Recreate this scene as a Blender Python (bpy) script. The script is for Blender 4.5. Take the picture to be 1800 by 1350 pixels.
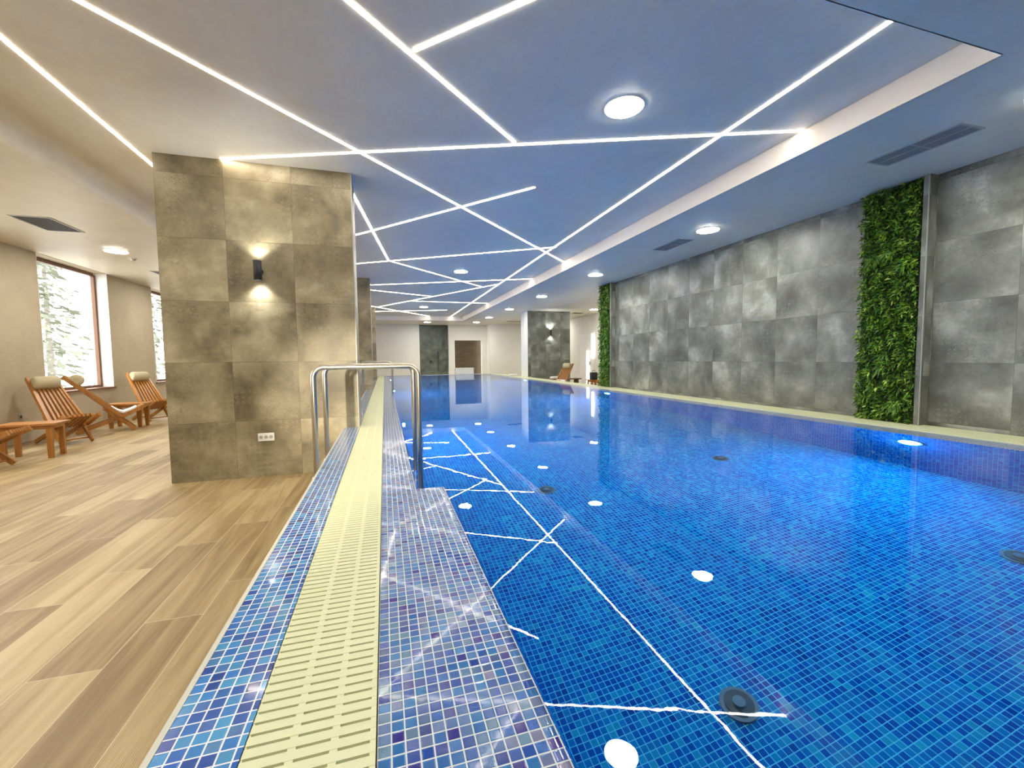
import bpy, bmesh, math, random
import numpy as np
from mathutils import Vector, Matrix
for o in list(bpy.data.objects): bpy.data.objects.remove(o, do_unlink=True)
scn = bpy.context.scene
COL = scn.collection
R = math.radians
PI = math.pi

# ------------------------------------------------------------------ camera
CF, ZH, ZL, ZR, ZW = 1.30, 3.44, 3.228, 0.499, 0.495      # eye, raised ceiling, low ceiling, pool rim, water
yaw, pitch, roll = R(16.6455), R(3.491), R(-0.6553)
fw = Vector((math.sin(yaw)*math.cos(pitch), math.cos(yaw)*math.cos(pitch), -math.sin(pitch)))
rt = Vector((math.cos(yaw), -math.sin(yaw), 0)); up = rt.cross(fw)
r2 = rt*math.cos(roll)+up*math.sin(roll); u2 = -rt*math.sin(roll)+up*math.cos(roll)
cam = bpy.data.cameras.new('camera'); cam.sensor_width = 36; cam.lens = 746.8/1800*36
cam.clip_start = 0.02; cam.clip_end = 200
co = bpy.data.objects.new('camera', cam); COL.objects.link(co)
co.matrix_world = Matrix(((r2.x, u2.x, -fw.x, 0), (r2.y, u2.y, -fw.y, 0), (r2.z, u2.z, -fw.z, CF), (0, 0, 0, 1)))
scn.camera = co

# ------------------------------------------------------------------ world, exposure
scn.view_settings.view_transform = 'Standard'; scn.view_settings.look = 'None'
scn.view_settings.gamma = 1; scn.view_settings.use_curve_mapping = False
scn.view_settings.exposure = 1.25
w = bpy.data.worlds.new('world'); scn.world = w; w.use_nodes = True
w.node_tree.nodes['Background'].inputs[0].default_value = (1.0, 0.98, 0.93, 1)
w.node_tree.nodes['Background'].inputs[1].default_value = 3.2
LAMP = 70.0; STRIP = 15.0; POOL = 640.0; SCONCE = 20.0

# ------------------------------------------------------------------ material helpers
def mat(name):
    m = bpy.data.materials.new(name); m.use_nodes = True
    nt = m.node_tree; b = nt.nodes['Principled BSDF']
    return m, nt, b
def nd(nt, t, **k):
    n = nt.nodes.new(t)
    for a, v in k.items(): setattr(n, a, v)
    return n
def setin(n, **k):
    for a, v in k.items():
        n.inputs[a.replace('_', ' ')].default_value = v
def mth(nt, op, a, b=None, c=None):
    n = nd(nt, 'ShaderNodeMath', operation=op)
    for i, v in enumerate((a, b, c)):
        if v is None: continue
        if hasattr(v, 'is_output'): nt.links.new(v, n.inputs[i])
        else: n.inputs[i].default_value = v
    return n.outputs[0]
def ramp(nt, fac, stops, interp='LINEAR'):
    n = nd(nt, 'ShaderNodeValToRGB'); cr = n.color_ramp; cr.interpolation = interp
    while len(cr.elements) > 1: cr.elements.remove(cr.elements[-1])
    cr.elements[0].position = stops[0][0]; cr.elements[0].color = (*stops[0][1], 1)
    for p, c in stops[1:]:
        e = cr.elements.new(p); e.color = (*c, 1)
    nt.links.new(fac, n.inputs[0]); return n.outputs[0]
def mixc(nt, f, a, b, mode='MIX'):
    n = nd(nt, 'ShaderNodeMix', data_type='RGBA', blend_type=mode)
    for s, v in ((n.inputs[0], f), (n.inputs[6], a), (n.inputs[7], b)):
        if hasattr(v, 'is_output'): nt.links.new(v, s)
        elif isinstance(v, tuple): s.default_value = (*v, 1)
        else: s.default_value = v
    return n.outputs[2]
def pos(nt): return nd(nt, 'ShaderNodeTexCoord').outputs['Object']
def noise(nt, vec, scale, detail=3, rough=.5, dist=0):
    n = nd(nt, 'ShaderNodeTexNoise'); setin(n, Scale=scale, Detail=detail, Roughness=rough, Distortion=dist)
    nt.links.new(vec, n.inputs['Vector']); return n.outputs[0]
def bump(nt, b, h, strength=.3, dist=.01):
    n = nd(nt, 'ShaderNodeBump'); setin(n, Strength=strength, Distance=dist)
    nt.links.new(h, n.inputs['Height']); nt.links.new(n.outputs[0], b.inputs['Normal']); return n
def mapping(nt, vec, loc=(0, 0, 0), sc=(1, 1, 1)):
    n = nd(nt, 'ShaderNodeMapping'); n.inputs['Location'].default_value = loc; n.inputs['Scale'].default_value = sc
    nt.links.new(vec, n.inputs['Vector']); return n.outputs[0]
def plain(name, c, rough=.5, metal=0, spec=.5):
    m, nt, b = mat(name); setin(b, Base_Color=(*c, 1), Roughness=rough, Metallic=metal)
    b.inputs['Specular IOR Level'].default_value = spec; return m
def emit(name, c, s):
    m, nt, b = mat(name); setin(b, Base_Color=(.8, .8, .8, 1)); b.inputs['Emission Color'].default_value = (*c, 1)
    b.inputs['Emission Strength'].default_value = s; return m

def plaster(name, c1, c2, sc=1.6, rough=.7):
    m, nt, b = mat(name); p = pos(nt)
    n1 = noise(nt, mapping(nt, p, sc=(1, 1, 1)), sc, 5, .6, .6)
    n2 = noise(nt, mapping(nt, p, sc=(2.5, 1, 2.5)), 9, 3, .6)
    f = mth(nt, 'MULTIPLY_ADD', n2, .35, mth(nt, 'MULTIPLY', n1, .65))
    nt.links.new(ramp(nt, f, [(.32, c1), (.68, c2)]), b.inputs['Base Color'])
    setin(b, Roughness=rough); bump(nt, b, n2, .12, .006); return m

def mosaic(name, axes, stops, grout, pitch=.0285, gw=.055, rough=.12, wavy=0.0, offs=(0, 0, 0), seed=0, wet=False, spec=.5):
    m, nt, b = mat(name); p = mapping(nt, pos(nt), loc=offs)
    d = nd(nt, 'ShaderNodeVectorMath', operation='DIVIDE'); nt.links.new(p, d.inputs[0]); d.inputs[1].default_value = (pitch,)*3
    fl = nd(nt, 'ShaderNodeVectorMath', operation='FLOOR'); nt.links.new(d.outputs[0], fl.inputs[0])
    ad = nd(nt, 'ShaderNodeVectorMath', operation='ADD'); nt.links.new(fl.outputs[0], ad.inputs[0]); ad.inputs[1].default_value = (.5+seed, .5, .5)
    # only the two axes of the face
    sx = nd(nt, 'ShaderNodeSeparateXYZ'); nt.links.new(ad.outputs[0], sx.inputs[0])
    cb = nd(nt, 'ShaderNodeCombineXYZ'); ix = {'x': 0, 'y': 1, 'z': 2}
    for k, a in enumerate(axes): nt.links.new(sx.outputs[ix[a]], cb.inputs[k])
    wn = nd(nt, 'ShaderNodeTexWhiteNoise', noise_dimensions='3D'); nt.links.new(cb.outputs[0], wn.inputs['Vector'])
    fr = nd(nt, 'ShaderNodeVectorMath', operation='FRACTION'); nt.links.new(d.outputs[0], fr.inputs[0])
    s2 = nd(nt, 'ShaderNodeSeparateXYZ'); nt.links.new(fr.outputs[0], s2.inputs[0])
    e = []
    for a in axes:
        o = s2.outputs[ix[a]]
        e.append(mth(nt, 'MINIMUM', o, mth(nt, 'SUBTRACT', 1.0, o)))
    edge = mth(nt, 'MINIMUM', e[0], e[1])
    g = mth(nt, 'GREATER_THAN', edge, gw)
    patch = noise(nt, p, 2.2, 3, .6)
    v = mth(nt, 'ADD', mth(nt, 'MULTIPLY', wn.outputs['Value'], .82), mth(nt, 'MULTIPLY_ADD', patch, .6, -.21))
    c = ramp(nt, v, stops)
    nt.links.new(mixc(nt, g, grout, c), b.inputs['Base Color'])
    nt.links.new(mth(nt, 'MULTIPLY_ADD', g, rough-.6, .6), b.inputs['Roughness'])
    h = mth(nt, 'MULTIPLY', mth(nt, 'MINIMUM', edge, .14), 3.0)
    if wavy:
        wn2 = nd(nt, 'ShaderNodeTexWhiteNoise', noise_dimensions='3D')
        a2 = nd(nt, 'ShaderNodeVectorMath', operation='ADD'); nt.links.new(cb.outputs[0], a2.inputs[0]); a2.inputs[1].default_value = (7.3, 1.7, 3.1)
        nt.links.new(a2.outputs[0], wn2.inputs['Vector'])
        sel = mth(nt, 'POWER', wn2.outputs['Value'], 3.0)
        rp = noise(nt, p, 150, 2, .5, 1.5)
        h = mth(nt, 'ADD', h, mth(nt, 'MULTIPLY', mth(nt, 'MULTIPLY', rp, sel), wavy))
        nt.links.new(mth(nt, 'MULTIPLY', g, mth(nt, 'MULTIPLY', sel, .35)), b.inputs['Metallic'])
        # iridescent tint
        nt.links.new(mixc(nt, mth(nt, 'MULTIPLY', g, .8), (1, 1, 1), (1, 1, 1)), b.inputs['Specular Tint'])
        b.inputs['Coat Weight'].default_value = .6; b.inputs['Coat Roughness'].default_value = .05
    b.inputs['Specular IOR Level'].default_value = spec
    bump(nt, b, h, .6, .003)
    if wet:      # a thin film of water lies over these tiles
        b.inputs['Coat Weight'].default_value = .22; b.inputs['Coat Roughness'].default_value = .03; b.inputs['Coat IOR'].default_value = 1.4
        q = nd(nt, 'ShaderNodeBump'); setin(q, Strength=.35, Distance=.0008); nt.links.new(noise(nt, p, 9.0, 3, .6, .4), q.inputs['Height']); nt.links.new(q.outputs[0], b.inputs['Coat Normal'])
    return m

def stone(name, axes, off, cols, tint_noise=1.0, tile=.655, motif=True):
    """large square cement-look tiles with cloudy patches, faint joints, speckle and little diamond prints"""
    m, nt, b = mat(name); p = pos(nt)
    pm = mapping(nt, p, loc=off)
    d = nd(nt, 'ShaderNodeVectorMath', operation='DIVIDE'); nt.links.new(pm, d.inputs[0]); d.inputs[1].default_value = (tile,)*3
    fl = nd(nt, 'ShaderNodeVectorMath', operation='FLOOR'); nt.links.new(d.outputs[0], fl.inputs[0])
    ix = {'x': 0, 'y': 1, 'z': 2}
    sx = nd(nt, 'ShaderNodeSeparateXYZ'); nt.links.new(fl.outputs[0], sx.inputs[0])
    cb = nd(nt, 'ShaderNodeCombineXYZ')
    for k, a in enumerate(axes): nt.links.new(mth(nt, 'ADD', sx.outputs[ix[a]], .5), cb.inputs[k])
    wn = nd(nt, 'ShaderNodeTexWhiteNoise', noise_dimensions='3D'); nt.links.new(cb.outputs[0], wn.inputs['Vector'])
    fr = nd(nt, 'ShaderNodeVectorMath', operation='FRACTION'); nt.links.new(d.outputs[0], fr.inputs[0])
    s2 = nd(nt, 'ShaderNodeSeparateXYZ'); nt.links.new(fr.outputs[0], s2.inputs[0])
    e = [mth(nt, 'MINIMUM', s2.outputs[ix[a]], mth(nt, 'SUBTRACT', 1.0, s2.outputs[ix[a]])) for a in axes]
    edge = mth(nt, 'MINIMUM', e[0], e[1])
    joint = mth(nt, 'LESS_THAN', edge, .004)
    # each tile shifts its cloud pattern
    sh = nd(nt, 'ShaderNodeVectorMath', operation='SCALE'); nt.links.new(wn.outputs['Color'], sh.inputs[0]); sh.inputs['Scale'].default_value = 9
    av = nd(nt, 'ShaderNodeVectorMath', operation='ADD'); nt.links.new(pm, av.inputs[0]); nt.links.new(sh.outputs[0], av.inputs[1])
    n1 = noise(nt, av.outputs[0], 2.1, 2, .45, .3)
    n2 = noise(nt, av.outputs[0], 14, 5, .7, .4)
    f = mth(nt, 'MULTIPLY_ADD', n2, .28, mth(nt, 'MULTIPLY', n1, .86))
    c = ramp(nt, f, [(.36, cols[0]), (.5, cols[1]), (.64, cols[2]), (.76, cols[3])])
    wv = nd(nt, 'ShaderNodeTexWhiteNoise', noise_dimensions='1D'); nt.links.new(wn.outputs['Value'], wv.inputs['W'])
    c = mixc(nt, mth(nt, 'MULTIPLY', wn.outputs['Value'], .22), c, cols[0])
    # dark speckle in clusters
    vo = nd(nt, 'ShaderNodeTexVoronoi'); setin(vo, Scale=38.0); nt.links.new(av.outputs[0], vo.inputs['Vector'])
    clus = mth(nt, 'GREATER_THAN', noise(nt, av.outputs[0], 2.6, 3, .6), .56)
    sp = mth(nt, 'MULTIPLY', mth(nt, 'LESS_THAN', vo.outputs['Distance'], .24), clus)
    c = mixc(nt, mth(nt, 'MULTIPLY', sp, .35), c, cols[0], 'MULTIPLY')
    if motif:   # small printed lozenges, here and there
        ma = [mth(nt, 'FRACT', mth(nt, 'MULTIPLY', s2.outputs[ix[a]], 11.0)) for a in axes]
        q = mth(nt, 'ADD', mth(nt, 'ABSOLUTE', mth(nt, 'SUBTRACT', ma[0], .5)), mth(nt, 'ABSOLUTE', mth(nt, 'SUBTRACT', ma[1], .5)))
        ring = mth(nt, 'LESS_THAN', mth(nt, 'ABSOLUTE', mth(nt, 'SUBTRACT', q, .26)), .07)
        cl2 = mth(nt, 'GREATER_THAN', noise(nt, av.outputs[0], 3.1, 1, .4), .60)
        cl3 = mth(nt, 'GREATER_THAN', noise(nt, av.outputs[0], 23, 1, .4), .47)
        c = mixc(nt, mth(nt, 'MULTIPLY', mth(nt, 'MULTIPLY', ring, cl2), mth(nt, 'MULTIPLY', cl3, .3)), c, cols[3])
        cl4 = mth(nt, 'LESS_THAN', noise(nt, av.outputs[0], 2.9, 1, .4), .37)
        c = mixc(nt, mth(nt, 'MULTIPLY', mth(nt, 'MULTIPLY', ring, cl4), .4), c, cols[0])
    c = mixc(nt, mth(nt, 'MULTIPLY', joint, .5), c, cols[0])
    nt.links.new(c, b.inputs['Base Color'])
    nt.links.new(mth(nt, 'MULTIPLY_ADD', n2, .25, .3), b.inputs['Roughness'])
    bump(nt, b, n2, .06, .003); return m

def planks():
    m, nt, b = mat('wood_look_planks'); p = pos(nt)
    s = nd(nt, 'ShaderNodeSeparateXYZ'); nt.links.new(p, s.inputs[0])
    W, L = .2545, 1.33
    cx = mth(nt, 'DIVIDE', mth(nt, 'ADD', s.outputs[0], .932), W); k = mth(nt, 'FLOOR', cx)
    yy = mth(nt, 'DIVIDE', mth(nt, 'SUBTRACT', mth(nt, 'SUBTRACT', s.outputs[1], 2.82), mth(nt, 'MULTIPLY', k, .33)), L)
    r = mth(nt, 'FLOOR', yy)
    cb = nd(nt, 'ShaderNodeCombineXYZ'); nt.links.new(mth(nt, 'ADD', k, .5), cb.inputs[0]); nt.links.new(mth(nt, 'ADD', r, .5), cb.inputs[1])
    wn = nd(nt, 'ShaderNodeTexWhiteNoise', noise_dimensions='3D'); nt.links.new(cb.outputs[0], wn.inputs['Vector'])
    fx = mth(nt, 'FRACT', cx); fy = mth(nt, 'FRACT', yy)
    ex = mth(nt, 'MINIMUM', fx, mth(nt, 'SUBTRACT', 1.0, fx)); ey = mth(nt, 'MINIMUM', fy, mth(nt, 'SUBTRACT', 1.0, fy))
    j = mth(nt, 'MAXIMUM', mth(nt, 'LESS_THAN', ex, .008), mth(nt, 'LESS_THAN', ey, .0016))
    sh = nd(nt, 'ShaderNodeVectorMath', operation='SCALE'); nt.links.new(wn.outputs['Color'], sh.inputs[0]); sh.inputs['Scale'].default_value = 20
    av = nd(nt, 'ShaderNodeVectorMath', operation='ADD'); nt.links.new(p, av.inputs[0]); nt.links.new(sh.outputs[0], av.inputs[1])
    g1 = noise(nt, mapping(nt, av.outputs[0], sc=(9, .7, 1)), 1.0, 4, .6, .8)
    g2 = noise(nt, mapping(nt, av.outputs[0], sc=(60, 2, 1)), 1.0, 3, .6)
    f = mth(nt, 'ADD', mth(nt, 'MULTIPLY', g1, .6), mth(nt, 'MULTIPLY', g2, .15))
    f = mth(nt, 'ADD', f, mth(nt, 'MULTIPLY_ADD', wn.outputs['Value'], .20, .025))
    c = ramp(nt, f, [(.34, (.215, .135, .050)), (.5, (.36, .26, .118)), (.66, (.50, .392, .205))])
    c = mixc(nt, j, c, (.52, .42, .28)); nt.links.new(c, b.inputs['Base Color'])
    rib = mth(nt, 'SINE', mth(nt, 'MULTIPLY', s.outputs[0], 2*PI/.0075))
    setin(b, Roughness=.46)
    bump(nt, b, mth(nt, 'ADD', mth(nt, 'MULTIPLY', rib, .5), mth(nt, 'MULTIPLY', g2, .5)), .35, .002); return m

def timber(name, c1, c2, sc=(30, 30, 2), rough=.4):
    m, nt, b = mat(name); p = pos(nt)
    n = noise(nt, mapping(nt, p, sc=sc), 1.0, 4, .6, 1.0)
    nt.links.new(ramp(nt, n, [(.3, c1), (.7, c2)]), b.inputs['Base Color']); setin(b, Roughness=rough); return m

M = {}
M['ceiling'] = plaster('stucco_ceiling', (.66, .61, .50), (.76, .715, .60), 1.3, .45)
M['beam'] = plaster('stucco_beam_lit', (.82, .75, .66), (.88, .82, .73), 1.3, .6)  # paled to put the extra light on the drop faces into the colour
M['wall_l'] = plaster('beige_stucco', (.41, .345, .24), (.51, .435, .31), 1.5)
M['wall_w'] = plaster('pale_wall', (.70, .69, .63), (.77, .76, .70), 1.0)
WARM = [(.10, .078, .042), (.215, .175, .10), (.34, .285, .175), (.48, .415, .27)]
GREY = [(.068, .070, .056), (.13, .135, .108), (.22, .228, .187), (.38, .39, .335)]
DARK = [(.035, .045, .036), (.065, .078, .062), (.10, .115, .09), (.15, .16, .125)]
M['stone_pillar'] = stone('cement_tile_pillar', 'xz', (.94, 0, .02), WARM)
M['stone_pillar_side'] = stone('cement_tile_pillar_side', 'yz', (0, .2, .02), WARM)
M['stone_wall'] = stone('cement_tile_wall', 'yz', (0, .09, .115), GREY)
M['stone_far'] = stone('cement_tile_far', 'xz', (.1, 0, .115), GREY)
M['stone_dark'] = stone('dark_cement_tile', 'xz', (.1, 0, .115), DARK)
BL = [(.0, (.010, .035, .20)), (.25, (.02, .10, .42)), (.5, (.035, .20, .55)), (.72, (.06, .30, .58)), (.9, (.05, .09, .36)), (1.0, (.12, .42, .60))]
IR = [(.0, (.004, .012, .14)), (.15, (.008, .06, .32)), (.32, (.02, .15, .38)), (.46, (.05, .09, .34)), (.58, (.10, .21, .32)), (.70, (.025, .012, .20)), (.82, (.02, .15, .40)), (.92, (.13, .16, .30)), (1.0, (.22, .18, .30))]
PB = [(.0, (.0, .030, .20)), (.3, (.0, .065, .30)), (.55, (.0, .11, .34)), (.8, (.002, .18, .38)), (1.0, (.01, .30, .40))]
M['mosaic_strip'] = mosaic('blue_mosaic_strip', 'xy', BL, (.72, .76, .78), offs=(.473+.004, 0, 0), pitch=.0322, wavy=.25)
M['mosaic_ledge'] = mosaic('iridescent_mosaic_ledge', 'xy', IR, (.58, .63, .64), offs=(.037, 0, 0), pitch=.0284, wavy=.95, wet=True)
M['mosaic_floor'] = mosaic('pool_floor_mosaic', 'xy', PB, (.10, .50, .62), pitch=.0322, gw=.06, rough=.5, spec=0.0)
M['mosaic_yz'] = mosaic('pool_side_mosaic', 'yz', PB, (.05, .30, .60), pitch=.0322, gw=.06, rough=.5, spec=0.0)
M['mosaic_xz'] = mosaic('pool_end_mosaic', 'xz', PB, (.05, .30, .60), pitch=.0322, gw=.06, rough=.5, spec=0.0)
M['planks'] = planks()
M['cream'] = plain('cream_plastic', (.64, .66, .42), .5)
M['cream_dk'] = plain('gutter_channel', (.50, .51, .34), .6)
M['grout'] = plain('grey_edge_profile', (.55, .55, .48), .5)
M['steel'] = plain('brushed_steel', (.48, .44, .37), .32, 1.0)
M['alu'] = plain('aluminium_trim', (.34, .36, .32), .5, .5)
M['black'] = plain('black_metal', (.02, .022, .025), .45)
M['white'] = plain('white_plastic', (.80, .80, .78), .4)
M['greyp'] = plain('grey_plastic', (.42, .40, .34), .5)
M['vent'] = plain('vent_grey', (.10, .10, .10), .5)
M['vent_frame'] = plain('vent_frame', (.42, .42, .40), .5)
M['towel'] = plain('white_towel', (.82, .81, .78), .9, 0, .1)
M['pillow'] = plain('beige_cushion', (.50, .43, .28), .9, 0, .1)
M['chair'] = timber('honey_wood', (.30, .115, .02), (.47, .205, .04))
M['frame'] = timber('brown_window_frame', (.13, .055, .025), (.20, .09, .04))
M['doorwood'] = timber('brown_boards', (.035, .022, .009), (.085, .056, .025), (1.5, 1.5, 14))
M['reveal'] = plain('white_reveal', (.82, .81, .79), .6)
M['soil'] = plain('plant_backing', (.02, .035, .012), .9)
M['dark'] = plain('dark_plastic', (.02, .03, .035), .4)
M['poolbezel'] = plain('glow_tinted_bezel', (.03, .10, .55), .4)  # the lamp's blue glow put into the bezel colour
M['inlet_rim'] = plain('inlet_rim', (.10, .16, .20), .35, .6)
M['lamp'] = emit('downlight_glow', (1, .96, .87), LAMP)
M['strip'] = emit('led_strip_glow', (1, .90, .76), STRIP)
M['poollamp'] = emit('pool_lamp_glow', (.05, .50, 1.0), POOL)
M['sconce'] = emit('sconce_glow', (1, .98, .92), SCONCE)
M['snow'] = plain('snow', (.55, .56, .55), .9)
M['bark'] = plain('snowy_bark', (.20, .19, .16), .9)
M['needles'] = plain('snowy_needles', (.22, .25, .20), .9)
def leafmat():
    m, nt, b = mat('green_leaves')
    at = nd(nt, 'ShaderNodeAttribute', attribute_name='tint')
    nt.links.new(ramp(nt, at.outputs['Fac'], [(0, (.012, .045, .005)), (.35, (.045, .14, .010)), (.62, (.12, .27, .018)), (.85, (.24, .42, .03)), (1, (.50, .58, .16))]), b.inputs['Base Color'])
    setin(b, Roughness=.45); return m
M['leaf'] = leafmat()
def water():
    m = bpy.data.materials.new('pool_water'); m.use_nodes = True; nt = m.node_tree; nt.nodes.clear()
    out = nd(nt, 'ShaderNodeOutputMaterial'); mx = nd(nt, 'ShaderNodeMixShader')
    rf = nd(nt, 'ShaderNodeBsdfRefraction'); gl = nd(nt, 'ShaderNodeBsdfGlossy'); fr = nd(nt, 'ShaderNodeFresnel')
    rf.inputs['Color'].default_value = (.90, .985, 1, 1); setin(rf, Roughness=0.0, IOR=1.33)
    gl.inputs['Color'].default_value = (.86, .91, .96, 1); setin(gl, Roughness=0.0); setin(fr, IOR=1.33)
    p = nd(nt, 'ShaderNodeTexCoord').outputs['Object']
    n = noise(nt, p, 5.0, 3, .55, .4); bp = nd(nt, 'ShaderNodeBump'); setin(bp, Strength=.35, Distance=.0006)
    nt.links.new(n, bp.inputs['Height'])
    for x in (rf, gl, fr): nt.links.new(bp.outputs[0], x.inputs['Normal'])
    nt.links.new(fr.outputs[0], mx.inputs[0]); nt.links.new(rf.outputs[0], mx.inputs[1]); nt.links.new(gl.outputs[0], mx.inputs[2])
    nt.links.new(mx.outputs[0], out.inputs[0]); return m
M['water'] = water()
def glass():
    m = bpy.data.materials.new('window_glass'); m.use_nodes = True; nt = m.node_tree; nt.nodes.clear()
    out = nd(nt, 'ShaderNodeOutputMaterial'); mx = nd(nt, 'ShaderNodeMixShader')
    tr = nd(nt, 'ShaderNodeBsdfTransparent'); gl = nd(nt, 'ShaderNodeBsdfGlossy'); setin(gl, Roughness=0.0)
    mx.inputs[0].default_value = .06
    nt.links.new(tr.outputs[0], mx.inputs[1]); nt.links.new(gl.outputs[0], mx.inputs[2]); nt.links.new(mx.outputs[0], out.inputs[0]); return m
M['glass'] = glass()

# ------------------------------------------------------------------ mesh helpers
class B:
    def __init__(s): s.bm = bmesh.new()
    def box(s, x0, x1, y0, y1, z0, z1, mt=None):
        vs = [s.bm.verts.new(v) for v in ((x0, y0, z0), (x1, y0, z0), (x1, y1, z0), (x0, y1, z0), (x0, y0, z1), (x1, y0, z1), (x1, y1, z1), (x0, y1, z1))]
        for f in ((3, 2, 1, 0), (4, 5, 6, 7), (0, 1, 5, 4), (1, 2, 6, 5), (2, 3, 7, 6), (3, 0, 4, 7)): s.bm.faces.new([vs[i] for i in f])
        if mt is not None: bmesh.ops.transform(s.bm, matrix=mt, verts=vs)
        return s
    def face(s, pts): s.bm.faces.new([s.bm.verts.new(p) for p in pts]); return s
    def prism(s, prof, v0, v1, ax='y'):
        """profile of (u,z) extruded along the other axis"""
        def P(u, z, v): return (u, v, z) if ax == 'y' else (v, u, z)
        a = [s.bm.verts.new(P(u, z, v0)) for u, z in prof]; b = [s.bm.verts.new(P(u, z, v1)) for u, z in prof]
        n = len(prof); s.bm.faces.new(a[::-1]); s.bm.faces.new(b)
        for i in range(n): s.bm.faces.new([a[i], a[(i+1) % n], b[(i+1) % n], b[i]])
        bmesh.ops.recalc_face_normals(s.bm, faces=s.bm.faces); return s
    def beam(s, p, q, wv, th, side=(0, 1, 0)):
        p, q = Vector(p), Vector(q); d = (q-p); L = d.length; d.normalize()
        sd = Vector(side); sd = (sd-d*sd.dot(d)).normalized(); n = d.cross(sd)
        mt = Matrix((( d.x, sd.x, n.x, p.x), (d.y, sd.y, n.y, p.y), (d.z, sd.z, n.z, p.z), (0, 0, 0, 1)))
        return s.box(0, L, -wv/2, wv/2, -th/2, th/2, mt)
    def cyl(s, c, r, h, ax='z', n=24, r2=None):
        g = bmesh.ops.create_cone(s.bm, cap_ends=True, segments=n, radius1=r, radius2=r if r2 is None else r2, depth=h)
        mt = {'z': Matrix(), 'y': Matrix.Rotation(PI/2, 4, 'X'), 'x': Matrix.Rotation(PI/2, 4, 'Y')}[ax]
        bmesh.ops.transform(s.bm, matrix=Matrix.Translation(c) @ mt, verts=g['verts']); return s
    def tube(s, pts, r, n=16):
        pts = [Vector(p) for p in pts]; rings = []; prev = None
        for i, p in enumerate(pts):
            d = (pts[min(i+1, len(pts)-1)]-pts[max(i-1, 0)]).normalized()
            if prev is None: a = d.orthogonal().normalized()
            else: a = (prev-d*prev.dot(d)).normalized()
            prev = a; b = d.cross(a)
            rings.append([s.bm.verts.new(p+(a*math.cos(t)+b*math.sin(t))*r) for t in [2*PI*k/n for k in range(n)]])
        for i in range(len(rings)-1):
            for k in range(n): s.bm.faces.new([rings[i][k], rings[i][(k+1) % n], rings[i+1][(k+1) % n], rings[i+1][k]])
        s.bm.faces.new(rings[0][::-1]); s.bm.faces.new(rings[-1]); return s
    def out(s, name, m, parent=None, smooth=False, bevel=0):
        bmesh.ops.recalc_face_normals(s.bm, faces=s.bm.faces)
        if bevel: bmesh.ops.bevel(s.bm, geom=s.bm.edges[:], offset=bevel, segments=2, affect='EDGES', profile=.6)
        me = bpy.data.meshes.new(name); s.bm.to_mesh(me); s.bm.free()
        for x in (m if isinstance(m, (list, tuple)) else [m]): me.materials.append(x)
        if smooth:
            for f in me.polygons: f.use_smooth = len(f.vertices) < 5
        o = bpy.data.objects.new(name, me); COL.objects.link(o)
        if parent: o.parent = parent
        return o
def struct(o): o['kind'] = 'structure'; return o
def tag(o, label, cat, group=None, kind=None):
    o['label'] = label; o['category'] = cat
    if group: o['group'] = group
    if kind: o['kind'] = kind
    return o
def thing(name, label, cat, loc=(0, 0, 0), rz=0, group=None):
    o = bpy.data.objects.new(name, None); COL.objects.link(o); o.location = loc; o.rotation_euler = (0, 0, rz); o.empty_display_size = .1
    return tag(o, label, cat, group)
def dup(root, loc, rz, label, group=None, name=None):
    r = root.copy(); COL.objects.link(r); r.location = loc; r.rotation_euler = (0, 0, rz); r['label'] = label
    if group: r['group'] = group
    for ch in list(root.children):
        c = ch.copy(); COL.objects.link(c); c.parent = r
        for g in ch.children:
            d = g.copy(); COL.objects.link(d); d.parent = c
    return r

# ------------------------------------------------------------------ shell
Y0, YE = -3.4, 24.3; XL, XR, XF = -5.75, 5.80, 9.0
RX0, RX1, RY0, RY1 = -3.14, 3.90, 1.84, 21.7          # raised ceiling field
fl = B(); fl.box(-5.75, -.487, Y0, YE, -.06, 0).box(XR+.25, XF, Y0, YE, -.06, 0).box(-.487, XR+.25, 21.54, YE, -.06, 0)
struct(fl.out('floor', M['planks']))
c = B()
c.box(XL-.3, RX0, Y0, YE+.4, ZL, ZH+.1); c.box(RX1, XF+.2, Y0, YE+.4, ZL, ZH+.1)
c.box(RX0, RX1, Y0, RY0, ZL, ZH+.1); c.box(RX0, RX1, RY1, YE+.4, ZL, ZH+.1)
c.box(RX0, RX1, RY0, RY1, ZH, ZH+.1)
struct(c.out('ceiling', M['ceiling']))
# left wall with window openings
wins = [(1.95, 3.95), (5.75, 7.75), (9.556, 11.52), (13.35, 15.35), (17.15, 19.15)]
ZS, ZT = .775, 3.182
wl = B(); y = Y0
for a, b_ in wins:
    wl.box(XL-.30, XL, y, a, 0, ZL); wl.box(XL-.30, XL, a, b_, 0, ZS-.03); wl.box(XL-.30, XL, a, b_, ZL-.006, ZL); y = b_
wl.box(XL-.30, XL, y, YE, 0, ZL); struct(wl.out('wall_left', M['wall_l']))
for k, (a, b_) in enumerate(wins):
    wroot = struct(B().box(XL-.26, XL-.20, a, a+.06, ZS, ZT).box(XL-.26, XL-.20, b_-.06, b_, ZS, ZT).box(XL-.26, XL-.20, a+.06, b_-.06, ZT-.03, ZT+.04).box(XL-.26, XL-.20, a+.06, b_-.06, ZS, ZS+.05).out('window_%d' % (k+1), M['frame']))
    B().box(XL-.235, XL-.228, a+.06, b_-.06, ZS+.05, ZT-.03).out('pane', M['glass'], wroot)
    B().box(XL-.26, XL+.035, a-.03, b_+.03, ZS-.03, ZS).out('sill', M['frame'], wroot)
    B().box(XL-.198, XL+.001, b_-.006, b_+.002, ZS, ZT+.04).out('reveal_lining', M['reveal'], wroot)
    B().box(XL-.198, XL+.001, a-.002, a+.006, ZS, ZT+.04).out('reveal_lining', M['reveal'], wroot)
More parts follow.
